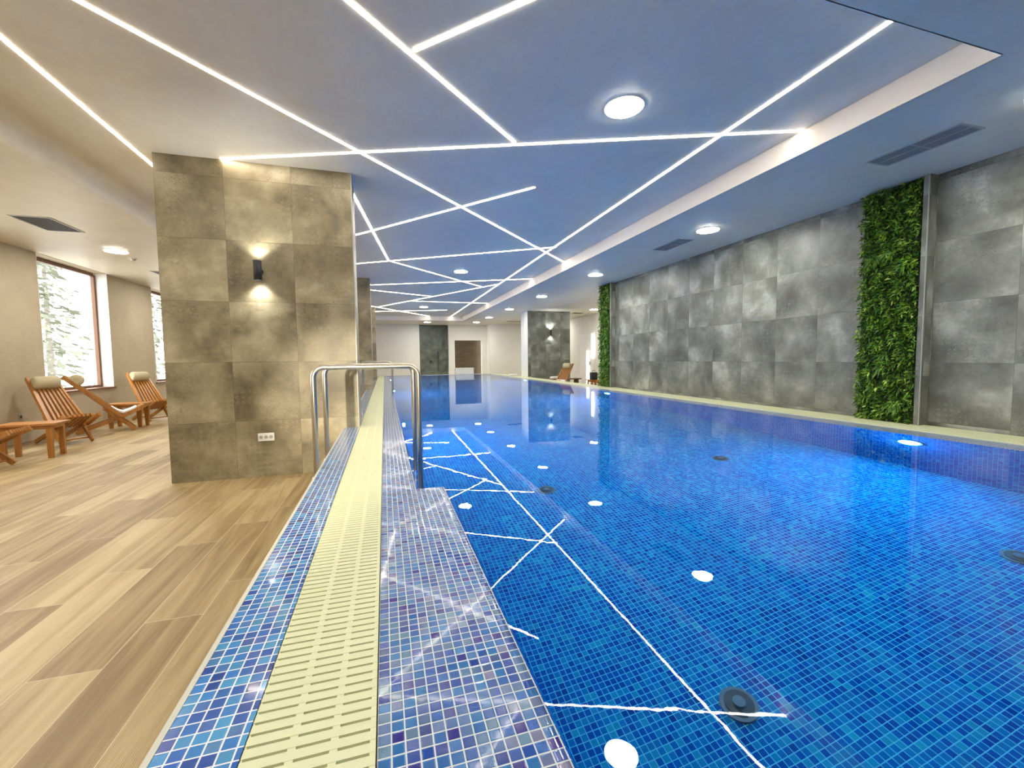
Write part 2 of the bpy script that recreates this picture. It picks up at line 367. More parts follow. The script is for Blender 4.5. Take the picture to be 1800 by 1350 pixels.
struct(B().box(XL-.3, XF, Y0-.2, Y0, -.06, ZL).out('wall_near', M['wall_l']))
struct(B().box(XR, XR+.25, Y0, 10.05, 0, ZL).out('wall_right', M['stone_wall']))
struct(B().box(XR+.25, XF, 9.8, 10.05, 0, ZL).out('wall_return', M['wall_w']))
struct(B().box(XF, XF+.2, 9.8, YE, 0, ZL).out('wall_far_right', M['wall_w']))
# end wall: white, dark shower niche, white with opening, boarded corridor behind
we = B(); NX0, NX1, DX0, DX1, DZ = 1.90, 3.53, 3.87, 5.48, 2.36
we.box(XL, NX0, YE, YE+.4, 0, ZL); we.box(NX1, DX0, YE, YE+.4, 0, ZL); we.box(DX0, DX1, YE, YE+.4, DZ, ZL); we.box(DX1, 5.72, YE, YE+.4, 0, ZL)
we.box(5.72, XF, 23.4, YE+.4, 0, ZL)
struct(we.out('wall_far', M['wall_w']))
struct(B().box(NX0, NX1, YE+.25, YE+.4, 0, ZL).out('wall_shower', M['stone_dark']))
struct(B().box(DX0-.3, DX1+.3, YE+1.0, YE+1.1, 0, 2.7).out('wall_corridor', M['doorwood']))
struct(B().box(DX0-.3, DX1+.3, YE+.4, YE+1.1, 2.6, 2.7).out('trim_1', M['wall_w']))
struct(B().box(DX0-.1, DX1+.1, YE, YE+1.1, -.06, 0).out('floor_corridor', M['planks']))
struct(B().box(RX1-.004, RX1+.006, RY0, RY1, ZL, ZH-.002).box(RX0, RX1, RY1-.004, RY1+.006, ZL, ZH-.002).box(RX0, RX1, RY0-.006, RY0+.004, ZL, ZH-.002).out('trim_2', M['beam']))

b = B(); arc = [(RX0+.003, ZL+.001), (RX0+.003, ZH-.17)]+[(RX0+.173-.17*math.cos(a), ZH-.17+.17*math.sin(a)) for a in [PI/2*k/10 for k in range(1, 11)]]+[(RX0-.0, ZH-.001), (RX0, ZL+.001)]
b.prism(arc, RY0, RY1, 'y'); struct(b.out('trim_14', M['ceiling']))
# pillars (part of the building)
def pillar(x0, x1, y0, y1, zt, m1, m2):
    bm = B(); bm.box(x0, x1, y0, y1, 0, zt)
    o = bm.out('pillar', [m1, m2])
    for f in o.data.polygons:
        if abs(f.normal.x) > .5: f.material_index = 1
    return struct(o)
for i, yy in enumerate((5.33, 11.9, 18.45)):
    p_ = pillar(-2.215, -.31, yy, yy+.52, ZH, M['stone_pillar'], M['stone_pillar_side'])
    B().box(-.318, -.306, yy-.004, yy+.008, ZR, ZH).out('corner_trim', M['alu'], p_)
p_ = pillar(5.66, 7.55, 16.6, 17.5, ZL, M['stone_far'], M['wall_w'])
B().box(5.652, 5.672, 16.592, 16.604, 0, ZL).out('corner_trim', M['alu'], p_)

# ------------------------------------------------------------------ pool
PY0, PY1, PX0, PX1, PX2, PZ = -2.2, 21.2, .167, .335, 4.95, -1.0
STEP = 2.65
# rim body: a solid raised edge left of the pool, its gutter channel sunk in
struct(B().box(-.473, -.303, Y0, PY1+.3, 0, ZR).out('trim_3', M['mosaic_strip']))
struct(B().box(-.487, -.473, Y0, PY1+.3, 0, ZR+.002).out('trim_4', M['grout']))
struct(B().box(-.303, -.037, Y0, PY1+.3, 0, ZR-.06).out('trim_5', M['cream_dk']))
# mosaic ledge sloping under the water
bm = bmesh.new(); ys = list(np.arange(-1.4, 21.21, .15)); rows = []
ys = sorted(ys+[STEP-.001, STEP+.001])
def wl_x(y): return float(np.interp(y, [.6, .95, 1.35, 2.1, 3.2, 6, 22], [.27, .21, .12, .0, -.03, -.036, -.036]))
for y in ys:
    xe = PX1 if y < STEP else PX0; r_ = []
    for t in np.linspace(0, 1, 13):
        x = -.037+(xe+.037)*t
        z = ZW+.0015
        r_.append(bm.verts.new((x, y, z)))
    r_.append(bm.verts.new((xe+.016, y, ZW-.035)))
    r_.append(bm.verts.new((xe+.016, y, PZ)))
    rows.append(r_)
for i in range(len(rows)-1):
    for k in range(14):
        f = bm.faces.new([rows[i][k], rows[i][k+1], rows[i+1][k+1], rows[i+1][k]])
        f.material_index = 0 if k < 12 else 1
        f.smooth = k < 12
me = bpy.data.meshes.new('pool_ledge'); bm.to_mesh(me); bm.free(); me.materials.append(M['mosaic_ledge']); me.materials.append(M['mosaic_yz'])
struct(bpy.data.objects.new('trim_6', me)); COL.objects.link(bpy.data.objects['trim_6'])
struct(B().box(-.037, .0, Y0, PY1, 0, ZW-.012).out('trim_7', M['grout']))
bas = B()
bas.box(-.037, PX2+.9, PY0, PY1+.4, PZ-.1, PZ); struct(bas.out('floor_pool', M['mosaic_floor']))
# right side: submerged tile ledge, end walls
struct(B().box(PX2, 5.27, PY0, PY1, PZ, ZW-.006).out('wall_pool_right', [M['mosaic_yz']]))
struct(B().box(PX2+.001, 5.27, PY0, PY1, ZW-.0055, ZW+.0015).out('trim_8', [M['mosaic_ledge']]))
struct(B().box(-.037, 5.27, PY1, PY1+.02, PZ, ZW+.006).out('wall_pool_far', M['mosaic_xz']))
struct(B().box(-.037, 5.27, PY0-.02, PY0, PZ, ZW+.006).out('wall_pool_near', M['mosaic_xz']))
struct(B().box(5.27, 5.30, Y0, PY1+.3, 0, ZR+.004).out('trim_9', M['cream']))
struct(B().box(5.30, XR, Y0, PY1+.3, 0, ZR-.03).out('trim_10', M['cream_dk']))
struct(B().box(-.303, 5.80, PY1+.02, PY1+.3, ZR-.2, ZR+.002).out('trim_11', M['cream']))
struct(B().box(-.6, 5.90, PY1+.3, PY1+.34, 0, ZR+.004).out('trim_12', M['mosaic_xz']))
struct(B().box(-.037, 5.27, Y0, PY0-.02, ZR-.3, ZR).out('trim_13', M['mosaic_floor']))
# water
bm = bmesh.new(); nx, ny = 2, 2
vs = [bm.verts.new(v) for v in ((.10, PY0, ZW), (5.2, PY0, ZW), (5.2, PY1, ZW), (.10, PY1, ZW))]; bm.faces.new(vs)
me = bpy.data.meshes.new('pool_water'); bm.to_mesh(me); bm.free(); me.materials.append(M['water'])
wo = bpy.data.objects.new('pool_water', me); COL.objects.link(wo)
tag(wo, 'still clear blue water filling the long tiled swimming pool', 'water', kind='stuff')

# gratings
def grating(x0, x1, y0, y1, ribs, label, pitch=.0300):
    b = B(); n = int((y1-y0)/pitch)
    for k in range(n):
        y = y0+k*pitch; b.box(x0, x1, y, y+pitch*.76, ZR-.018, ZR+.002)
    for t in ribs: b.box(x0+(x1-x0)*t-.008, x0+(x1-x0)*t+.008, y0, y1, ZR-.020, ZR+.0015)
    b.box(x0-.0, x0+.004, y0, y1, ZR-.02, ZR+.0005); b.box(x1-.012, x1, y0, y1, ZR-.02, ZR+.0015)
    o = b.out('drain_grating', M['cream'])
    return tag(o, label, 'drain grate', 'overflow gratings along the pool')
grating(-.300, -.040, .0-1.5, 21.2, (.36, .68), 'long cream slotted overflow grating beside the wooden floor')
grating(5.305, 5.775, .0-1.5, 21.2, (.33, .66), 'cream overflow grating at the foot of the grey tiled wall')

# pool lamps (right wall visible, left wall under the ledge) and floor inlets
def pool_lamp(x, y, z, sgn, label):
    t = thing('pool_lamp', label, 'lamp', (x, y, z), 0, 'underwater lamps in the pool walls')
    b = B(); b.cyl((-sgn*.012, 0, 0), .105, .024, 'x', 32); b.out('bezel', M['poolbezel'], t)
    b = B(); b.cyl((-sgn*.034, 0, 0), .084, .034, 'x', 32); b.out('lens', M['poollamp'], t)
for y, s in ((2.84, 'underwater lamp glowing in the right pool wall, nearest the camera beneath the plant panel'), (8.75, 'underwater lamp in the right pool wall near the farther plant panel'), (14.7, 'underwater lamp in the right pool wall towards the far end')):
    pool_lamp(PX2, y, .09, 1, s)
for y, s in ((5.8, 'underwater lamp in the left pool wall past the near handrails'), (11.7, 'underwater lamp in the left pool wall past the far handrails'), (17.6, 'underwater lamp in the left pool wall at the far end')):
    pool_lamp((PX0 if y > STEP else PX1)+.016, y, .09, -1, s)
def inlet(x, y, label):
    t = thing('floor_inlet', label, 'pool inlet', (x, y, PZ), 0, 'round inlets in the pool floor')
    b = B(); b.cyl((0, 0, .006), .085, .012, 'z', 28); b.out('rim', M['inlet_rim'], t)
    b = B(); b.cyl((0, 0, .014), .066, .008, 'z', 28); b.out('cover', M['dark'], t)
    b = B(); b.cyl((0, 0, .024), .028, .014, 'z', 20); b.out('hub', M['inlet_rim'], t)
for x, y, s in ((1.56, 1.53, 'round dark inlet on the pool floor nearest the camera, by the left ledge'), (3.79, 1.58, 'round dark inlet on the pool floor at the right edge of the view'), (3.61, 3.87, 'round dark inlet on the pool floor in front of the plant panel'), (1.48, 3.81, 'round dark inlet on the pool floor opposite the near handrails')):
    inlet(x, y, s)

# ------------------------------------------------------------------ ceiling fittings
def strip(p, q, label, down=False, wd=.030):
    p, q = Vector(p), Vector(q); d = (q-p).normalized(); n = Vector((-d.y, d.x))*wd/2
    b = B(); z0, z1 = ZH-.004, ZH+.006
    a = [p-n, q-n, q+n, p+n]
    lo = [b.bm.verts.new((v.x, v.y, z0)) for v in a]; hi = [b.bm.verts.new((v.x, v.y, z1)) for v in a]
    b.bm.faces.new(lo[::-1]); b.bm.faces.new(hi)
    for i in range(4): b.bm.faces.new([lo[i], lo[(i+1) % 4], hi[(i+1) % 4], hi[i]])
    o = b.out('led_strip', M['strip']); tag(o, label, 'strip light', 'crossing light strips in the raised ceiling')
S = [((-2.34, 1.86), (-2.37, 8.8), 'straight light strip at the far left that runs up to the near pillar'),
 ((-3.06, 1.86), (3.88, 8.90), 'long diagonal light strip from the top left across to the beam'),
 ((-1.20, 1.86), (1.30, 4.16), 'diagonal light strip from the top edge that stops at the long cross strip'),
 ((.26, 3.14), (1.575, 1.86), 'short light strip branching off to the top of the picture, near the middle'),
 ((-1.60, 5.32), (3.895, 3.22), 'cross strip running from the near pillar to the nearest spot on the beam'),
 ((3.185, 2.04), (3.286, 21.68), 'longest light strip running the length of the pool near the beam'),
 ((1.87, 5.16), (-.414, 7.885), 'slanting strip with a free end in mid ceiling beyond the near pillar'),
 ((-.34, 5.9), (.146, 9.72), 'steep strip leaving the right edge of the near pillar'),
 ((.146, 9.72), (2.924, 12.656), 'strip continuing from the kink beyond the near pillar to the long strip'),
 ((-.75, 10.33), (3.25, 7.78), 'strip from the far side of the near pillar that meets the crossing by the beam'),
 ((-.343, 12.99), (3.895, 11.016), 'cross strip from the second pillar to the middle of the beam'),
 ((-.45, 13.85), (1.633, 14.864), 'short strip just past the second pillar ending at a slanting strip'),
 ((3.24, 11.97), (-.133, 18.16), 'slanting strip from the long strip back towards the third pillar'),
 ((-1.1, 17.15), (2.199, 21.68), 'strip ending at the far end of the raised ceiling, left of the longest strip'),
 ((-.322, 20.0), (2.677, 18.86), 'farthest cross strip, with a free right end'),
 ((.886, 16.2), (3.895, 16.26), 'cross strip ending at the far part of the beam')]
for a, b_, l in S: strip(a, b_, l)

def downlight(x, y, z, label, r=.155):
    t = thing('downlight', label, 'ceiling light', (x, y, z), 0, 'round ceiling downlights')
    b = B(); b.cyl((0, 0, -.004), r+.012, .008, 'z', 40); b.out('ring', M['white'], t)
    b = B(); b.cyl((0, 0, -.009), r, .006, 'z', 40); b.out('diffuser', M['lamp'], t)
DL = [(2.03, 3.34, ZH, 'large round downlight in the raised blue ceiling, nearest the camera'),
 (1.86, 10.5, ZH, 'round downlight in the raised ceiling between the criss-cross strips'),
 (1.61, 17.9, ZH, 'small far round downlight in the raised ceiling near the end'),
 (4.80, 1.95, ZL, 'downlight at the right edge of the view beside the near vent'),
 (4.81, 5.50, ZL, 'nearest round downlight in the low ceiling above the grey wall'),
 (4.79, 9.10, ZL, 'second round downlight along the low ceiling by the farther plant panel'),
 (4.80, 12.68, ZL, 'third round downlight along the low ceiling past the right wall'),
 (4.79, 16.25, ZL, 'fourth round downlight along the low ceiling beside the far pillar'),
 (4.78, 19.65, ZL, 'fifth round downlight along the low ceiling'),
 (4.76, 22.4, ZL, 'farthest right downlight, over the brown doorway'),
 (2.20, 22.7, ZL, 'farthest downlight, over the dark shower wall'),
 (8.20, 15.7, ZL, 'downlight on the far right above the white door'),
 (-4.40, 9.13, ZL, 'round downlight in the left lounge ceiling in front of the window'),
 (-4.40, 1.97, ZL, 'downlight in the left lounge ceiling beside the camera'),
 (-4.40, 5.55, ZL, 'downlight in the left lounge ceiling outside the left edge of the view'),
 (-4.40, 12.7, ZL, 'downlight in the left lounge ceiling hidden by the near pillar'),
 (-4.40, 16.3, ZL, 'downlight in the left lounge ceiling beyond the near pillar'),
 (-4.40, 19.9, ZL, 'downlight in the left lounge ceiling at its far end'),
 (-.6, -.6, ZL, 'downlight in the low ceiling behind the camera on the left'),
 (-2.7, .2, ZL, 'downlight added out of view left of the camera to brighten the near floor'),  # added out of view, brightens the nearest planks
 (3.0, -.6, ZL, 'downlight in the low ceiling behind the camera on the right'),
 (8.2, 20.3, ZL, 'downlight in the hall beyond the far pillar')]
for a in DL: downlight(*a)

def vent(x0, x1, y0, y1, label, mid=True):
    t = thing('ceiling_vent', label, 'vent', ((x0+x1)/2, (y0+y1)/2, ZL), 0, 'rectangular ceiling vents')
    hx, hy = (x1-x0)/2, (y1-y0)/2; f = .022
    b = B(); b.box(-hx, hx, -hy, -hy+f, -.008, 0).box(-hx, hx, hy-f, hy, -.008, 0).box(-hx, -hx+f, -hy+f, hy-f, -.008, 0).box(hx-f, hx, -hy+f, hy-f, -.008, 0)
    if mid: b.box(-.008, .008, -hy+f, hy-f, -.007, -.001).box(-hx+f, hx-f, -.008, .008, -.007, -.001)
    b.out('frame', M['vent_frame'], t)
    b = B(); b.box(-hx+f, hx-f, -hy+f, hy-f, -.002, -.001); b.out('backing', M['vent'], t)
    b = B(); n = int((2*hx-2*f)/.024)
    for k in range(n): b.box(-hx+f+k*.024, -hx+f+k*.024+.006, -hy+f, hy-f, -.006, -.002)
    b.out('louvres', M['vent_frame'] if mid else M['vent'], t)
vent(4.69, 5.00, 2.44, 3.19, 'ceiling vent with blades above the near plant panel')
vent(4.68, 4.98, 5.99, 6.75, 'smaller looking ceiling vent beside the nearest low-ceiling downlight')
vent(-4.63, -4.19, 7.25, 7.95, 'dark ceiling vent over the left lounge', False)
vent(7.9, 8.4, 16.9, 17.3, 'thin dark vent in the low ceiling beside the far downlight', False)
vent(-4.7, -4.3, 10.9, 11.5, 'ceiling vent seen edge-on beside the near pillar in the lounge', False)
vent(6.2, 7.4, 21.4, 21.7, 'long thin vent in the low ceiling left of the far pillar', False)
t = thing('smoke_detector', 'small round detector on the lounge ceiling beside the downlight', 'detector', (-4.44, 9.72, ZL))
b = B(); b.cyl((0, 0, -.008), .055, .016, 'z', 24); b.out('base', M['white'], t)
b = B(); b.cyl((0, 0, -.028), .035, .026, 'z', 24, .045); b.out('sensor_cap', M['greyp'], t, True)

# ------------------------------------------------------------------ wall lamps
def sconce(x, y, z, label):
    t = thing('wall_lamp', label, 'wall lamp', (x, y, z), 0, 'black up-and-down wall lamps on pillars')
    b = B(); b.cyl((0, -.008, 0), .035, .016, 'y', 24); b.cyl((0, -.035, 0), .012, .05, 'y', 12); b.out('mount', M['black'], t)
    b = B(); n = 28; r, ri = .04, .035
    for zz0, zz1, ro in ((-.105, .105, r),):
        A = [[b.bm.verts.new((rr*math.cos(2*PI*k/n), -.085+rr*math.sin(2*PI*k/n), zz)) for k in range(n)] for rr, zz in ((r, -.105), (r, .105), (ri, .105), (ri, .085), (ri, -.085), (ri, -.105))]
    for i, j in ((0, 1), (1, 2), (2, 3), (4, 5), (5, 0)):
        for k in range(n): b.bm.faces.new([A[i][k], A[i][(k+1) % n], A[j][(k+1) % n], A[j][k]])
    b.out('body', M['black'], t, True)
    for s in (1, -1):
        b = B(); b.cyl((0, -.085, s*.088), .0345, .004, 'z', 24); b.out('lens', M['sconce'], t)
        L = bpy.data.lights.new('wall_lamp_beam', 'SPOT'); L.energy = 9; L.spot_size = R(120); L.spot_blend = .7; L.shadow_soft_size = .025; L.color = (.97, 1, 1)
        lo = bpy.data.objects.new('wall_lamp_beam', L); COL.objects.link(lo); lo.location = (x, y-.085, z+s*.112); lo.rotation_euler = (PI if s > 0 else 0, 0, 0)
sconce(-1.285, 5.33, 2.277, 'black cylinder wall lamp on the big near pillar')
sconce(6.65, 16.6, 2.334, 'small black wall lamp on the far grey pillar')

t = thing('added_spotlight', 'unseen spotlight added behind the camera for the warm light on the near pillar', 'wall lamp', (-.95, Y0, 1.5))  # added in place of an unseen lit doorway, throws the warm patch on the pillar
b = B(); b.cyl((0, .015, 0), .04, .03, 'y', 20); b.cyl((0, .05, 0), .012, .06, 'y', 12); b.out('mount', M['black'], t)
b = B(); b.cyl((0, .12, 0), .05, .10, 'y', 24); b.out('head', M['black'], t)
L = bpy.data.lights.new('added_spotlight_beam', 'SPOT'); L.energy = 1050; L.spot_size = R(15); L.spot_blend = .55; L.shadow_soft_size = .05; L.color = (1, .88, .66)
lo = bpy.data.objects.new('added_spotlight_beam', L); COL.objects.link(lo); lo.location = (-.95, Y0+.20, 1.5)
lo.rotation_euler = (Vector((-.28, 5.33, .75))-Vector(lo.location)).to_track_quat('-Z', 'Y').to_euler()

# sockets
t = thing('wall_socket', 'white triple socket plate low on the near pillar', 'socket', (-1.297, 5.33, .447))
b = B(); b.box(-.082, .082, -.010, 0, -.045, .045); b.out('plate', M['white'], t, bevel=.003)
for k in (-.05, 0, .05):
    b = B(); b.cyl((k, -.011, 0), .019, .004, 'y', 20); b.out('outlet', M['greyp'], t)
t = thing('wall_socket', 'grey single socket on the lounge wall left of the slatted chair', 'socket', (XL, 8.95, .428))
b = B(); b.box(0, .010, -.045, .045, -.045, .045); b.out('plate', M['greyp'], t, bevel=.003)
b = B(); b.cyl((.011, 0, 0), .022, .004, 'x', 20); b.out('outlet', M['black'], t)

# ------------------------------------------------------------------ handrails
def rail(y, label, xl=-.505, xr=.25, zt=1.248, zb=0.0):
    r = .0205; c = .075; pts = [(xl, y, zb), (xl, y, zt-c)]
    for k in range(1, 9):
        a = PI/2*k/8; pts.append((xl+c-c*math.cos(a), y, zt-c+c*math.sin(a)))
    pts.append((xr-c, y, zt))
    for k in range(1, 9):
        a = PI/2*k/8; pts.append((xr-c+c*math.sin(a), y, zt-c+c*math.cos(a)))
    pts.append((xr, y, -.35))
    t = thing('handrail', label, 'handrail', (0, 0, 0), 0, 'steel handrails arching over the pool edge')
    B().tube(pts, r, 20).out('tube', M['steel'], t, True)
    b = B(); b.cyl((xl, y, .004), .045, .008, 'z', 24); b.out('floor_flange', M['steel'], t)
    b = B(); b.box(xl-.03, xl+.018, y-.024, y+.024, .405, .43); b.out('side_bracket', M['white'], t)
    b = B(); b.box(.18, xr, y-.012, y+.012, -.05, -.02); b.out('wall_stay', M['steel'], t)
rail(3.40, 'steel handrail nearest the camera arching over the pool edge')
rail(4.02, 'steel handrail standing just behind the nearest one')
rail(10.32, 'distant steel handrail further along the pool edge', xr=.167)
rail(10.95, 'most distant steel handrail, behind the other far one', xr=.167)

# ------------------------------------------------------------------ plant panels
def plant_panel(y0, y1, x, label, n, seed, ls):
    t = thing('plant_panel', label, 'green wall', (x-.004, (y0+y1)/2, ZR+.005)); rng = np.random.default_rng(seed)
    h = ZL-ZR-.008; hy = (y1-y0)/2
    B().box(-.09, .0, -hy, hy, 0, h).out('backing_box', M['soil'], t)
    pts = []; faces = []; tint = []; mi = []
    # n leaf blades: folded, curving strips growing outwards (-x) and spilling over the edges
    py = rng.uniform(-hy+.02, hy+.01, n); pz = rng.uniform(.01, h-.02, n)
    clump = np.sin(py*23+pz*7)*np.sin(pz*17-py*11)
    for i in range(n):
        L = ls*rng.uniform(.6, 1.5); w = L*rng.uniform(.10, .2)
        a = rng.uniform(0, 2*PI); sp = rng.uniform(.35, 1.15)
        d = np.array([-1.0*rng.uniform(.6, 1), math.cos(a)*sp, math.sin(a)*sp+.15]); d /= np.linalg.norm(d)
        base = np.array([-.09-.03*clump[i]-rng.uniform(0, .03), py[i], pz[i]])
        sd = np.cross(d, rng.normal(size=3)); sd /= np.linalg.norm(sd)
        droop = np.array([0, 0, -1.0])*L*rng.uniform(.1, .5)
        p0 = base; p1 = base+d*L*.5+droop*.15; p2 = base+d*L+droop
        p1[2] = min(p1[2], h-.01); p2[2] = min(max(p2[2], .004), h-.004)
        k = len(pts)
        pts += [p0-sd*w*.3, p0+sd*w*.3, p1+sd*w, p1-sd*w, p2]
        faces += [(k, k+1, k+2, k+3), (k+3, k+2, k+4)]
        tv = float(np.clip(rng.normal(.45, .24)+.22*clump[i], 0, .92))
        if rng.random() < .012: tv = 1.0
        tint += [tv]*5
    # bigger rosettes
    for q in range(max(3, int(h*hy*9))):
        cy, cz = rng.uniform(-hy*.8, hy*.8), rng.uniform(.1, h-.1)
        for j in range(22):
            a = rng.uniform(0, 2*PI); L = ls*rng.uniform(2.0, 3.0); w = L*.05
            d = np.array([-.75, math.cos(a)*.9, math.sin(a)*.9]); d /= np.linalg.norm(d)
            b0 = np.array([-.11, cy, cz]); sd = np.cross(d, [1, .2, .1]); sd /= np.linalg.norm(sd)
            p1 = b0+d*L*.5; p2 = b0+d*L+np.array([0, 0, -L*.35]); p1[2] = np.clip(p1[2], 0.01, h-.01); p2[2] = np.clip(p2[2], 0.01, h-.01)
            k = len(pts); pts += [b0-sd*w*.4, b0+sd*w*.4, p1+sd*w, p1-sd*w, p2]; faces += [(k, k+1, k+2, k+3), (k+3, k+2, k+4)]
            tint += [.3+.3*rng.random()]*5
    me = bpy.data.meshes.new('foliage'); me.from_pydata([tuple(p) for p in pts], [], faces)
    at = me.attributes.new('tint', 'FLOAT', 'POINT'); at.data.foreach_set('value', tint)
    me.materials.append(M['leaf']); o = bpy.data.objects.new('foliage', me); COL.objects.link(o); o.parent = t; o['kind'] = 'stuff'
    B().box(-.125, .0, -hy-.055, -hy, 0, h).out('end_panel', M['stone_far'], t)
    B().box(-.131, -.121, -hy-.057, -hy-.047, 0, h).out('corner_trim', M['alu'], t)
plant_panel(3.25, 3.86, XR, 'tall strip of dense green foliage on the right wall, nearest the camera', 9000, 3, .050)
plant_panel(9.98, 10.55, XR, 'narrower looking strip of green foliage at the far end of the grey wall', 4500, 8, .055)
struct(B().box(XR, XR+.25, 10.05, 10.6, 0, ZL).out('wall_corner', M['stone_wall']))

# ------------------------------------------------------------------ loungers
def lounger(label, loc, rz):
    t = thing('slatted_lounge_chair', label, 'chair', loc, rz, 'honey-coloured slatted loungers')
    W = .225
    # backrest: slats fan between two side boards
    WT = .16
    b = B()
    for k in range(7):
        v = -1+2*(k+.5)/7
        b.beam((.02, v*WT, 1.03), (.70, v*(W-.01), .30), .030, .048)
    b.out('backrest', M['chair'], t, bevel=.004)
    for s in (-1, 1):
        B().beam((0, s*WT, 1.06), (.75, s*W, .285), .032, .065).out('side_rail', M['chair'], t, bevel=.004)
        B().beam((.50, s*(W-.035), .46), (.92, s*(W-.035), .028), .034, .060).out('front_leg', M['chair'], t, bevel=.004)
        B().beam((.74, s*W, .285), (1.08, s*W, .47), .032, .065).out('seat_rail', M['chair'], t, bevel=.004)
        B().beam((.80, s*(W-.07), .30), (.12, s*(W-.07), .028), .034, .060).out('rear_leg', M['chair'], t, bevel=.004)
    b = B()
    for k in range(6):
        y = -W+.09+k*(2*W-.18)/5
        b.beam((.66, y, .27), (1.07, y, .475), .036, .048)
    b.out('seat', M['chair'], t, bevel=.004)
    for cx, cz, hw in ((.66, .335, W), (.09, .94, WT), (.86, .08, W-.05), (.2, .06, W-.08)):
        b = B(); b.cyl((cx, 0, cz), .012, 2*hw, 'y', 12); b.out('crossbar', M['chair'], t, True)
    b = B(); n = 28; R0 = .105
    prof = [(-.155, .05), (-.15, .09), (-.13, R0), (.13, R0), (.15, .09), (.155, .05)]
    rr = [[b.bm.verts.new((.165+r_*math.cos(2*PI*k/n), y_, .985+r_*math.sin(2*PI*k/n))) for k in range(n)] for y_, r_ in prof]
    for i in range(len(rr)-1):
        for k in range(n): b.bm.faces.new([rr[i][k], rr[i][(k+1) % n], rr[i+1][(k+1) % n], rr[i+1][k]])
    b.bm.faces.new(rr[0]); b.bm.faces.new(rr[-1][::-1]); b.out('headrest_roll', M['pillow'], t, True)
    return t
fa = R(-42); fb = R(27)
c0 = lounger('slatted lounger with beige headrest, left of the window behind the little table', (-5.50, 9.02, 0), R(-36))
dup(c0, (-5.52, 9.58, 0), fb, 'slatted lounger seen side-on below the window, white towel on its seat')
dup(c0, (-5.45, 11.75, 0), fa, 'slatted lounger beside the near pillar, farthest on the left side')
dup(c0, (-5.46, 6.66, 0), R(8), 'slatted lounger cut off by the left edge, only its seat tip and leg showing')
dup(c0, (6.75, 14.9, 0), R(215), 'slatted lounger seen past the far pillar, folded towel on its seat')
dup(c0, (8.05, 12.95, 0), R(180), 'slatted lounger partly hidden behind the farther plant panel')

def towel(loc, rz, label, w=.36):
    b = B(); prof = [(.60, .455), (.68, .385), (.76, .345), (.86, .385), (.95, .43)]
    th = .028
    pr = [(u, z) for u, z in prof]+[(u+.006, z+th) for u, z in prof[::-1]]
    b.prism(pr, -w/2, w/2); o = b.out('folded_towel', M['towel'], smooth=False)
    o.location = loc; o.rotation_euler = (0, 0, rz); tag(o, label, 'towel', 'white towels laid on loungers')
towel((-5.52, 9.58, 0), fb, 'white folded towel on the side-on lounger below the window')
towel((6.75, 14.9, 0), R(215), 'white folded towel on the lounger beyond the far pillar')
towel((-5.46, 6.66, 0), R(8), 'white folded towel at the very left edge of the picture')

def side_table(label, loc, rz, first=None, tap=0):
    t = thing('side_table', label, 'table', loc, rz, 'small honey-coloured side tables')
    b = B(); b.box(-.32, .32, -.19, .19, .455, .485); b.out('tabletop', M['chair'], t, bevel=.004)
    b = B(); b.box(-.27, .27, -.15, .15, .405, .455); b.out('apron', M['chair'], t)
    for sx in (-1, 1):
        for sy in (-1, 1):
            b = B(); x, y = sx*.235, sy*.14
            a = [b.bm.verts.new((x+dx*.026, y+dy*.022, 0)) for dx, dy in ((-1, -1), (1, -1), (1, 1), (-1, 1))]
            c = [b.bm.verts.new((x+dx*(.030+tap), y+dy*.024, .405)) for dx, dy in ((-1, -1), (1, -1), (1, 1), (-1, 1))]
            b.bm.faces.new(a[::-1]); b.bm.faces.new(c)
            for i in range(4): b.bm.faces.new([a[i], a[(i+1) % 4], c[(i+1) % 4], c[i]])
            b.out('leg', M['chair'], t)
    return t
side_table('small wooden side table at the left, in front of the beige-headrest lounger', (-4.68, 7.48, 0), R(6))
side_table('wooden side table with tapered legs beside the near pillar', (-4.97, 10.40, 0), R(0), tap=.018)

# far right clutter
side_table('far small side table between the two loungers beyond the pillar', (7.25, 13.9, 0), R(80))
t = thing('black_bag', 'black bag standing on the far side table by the white door', 'bag', (7.25, 13.9, .485))
B().box(-.12, .12, -.09, .09, 0, .27).out('body', M['dark'], t, bevel=.03)
B().tube([(-.06, 0, .26), (-.05, 0, .33), (.05, 0, .33), (.06, 0, .26)], .008, 8).out('handle', M['dark'], t, True)
o = B().box(-.18, .18, -.10, .10, 0, .075).out('towel_roll', M['towel'], bevel=.03); o.location = (5.55, 18.4, ZR+.003); tag(o, 'white towel lying on the far pool edge left of the grey pillar', 'towel')
o = B().box(-.22, .22, -.12, .12, 0, .09).out('towel_roll', M['towel'], bevel=.03); o.location = (6.6, 15.9, .452); o.rotation_euler = (0, 0, .2); tag(o, 'rolled white towel on the low bench before the far grey pillar', 'towel')
t = thing('low_bench', 'long low dark wooden bench in front of the far grey pillar', 'bench', (6.75, 15.9, 0))
B().box(-.9, .9, -.2, .2, .41, .45).out('seat', M['frame'], t)
for s in (-1, 1): B().box(s*.75-.03, s*.75+.03, -.17, .17, 0, .41).out('leg', M['frame'], t)
t = thing('white_cabinet', 'low white box unit in front of the brown doorway', 'cabinet', (4.05, 22.4, 0))
B().box(-.48, .48, -.2, .2, .05, .78).out('body', M['white'], t, bevel=.006)
B().box(-.50, .50, -.22, .22, .78, .81).out('top', M['white'], t)
B().box(-.46, .46, -.17, .17, 0, .05).out('plinth', M['greyp'], t)

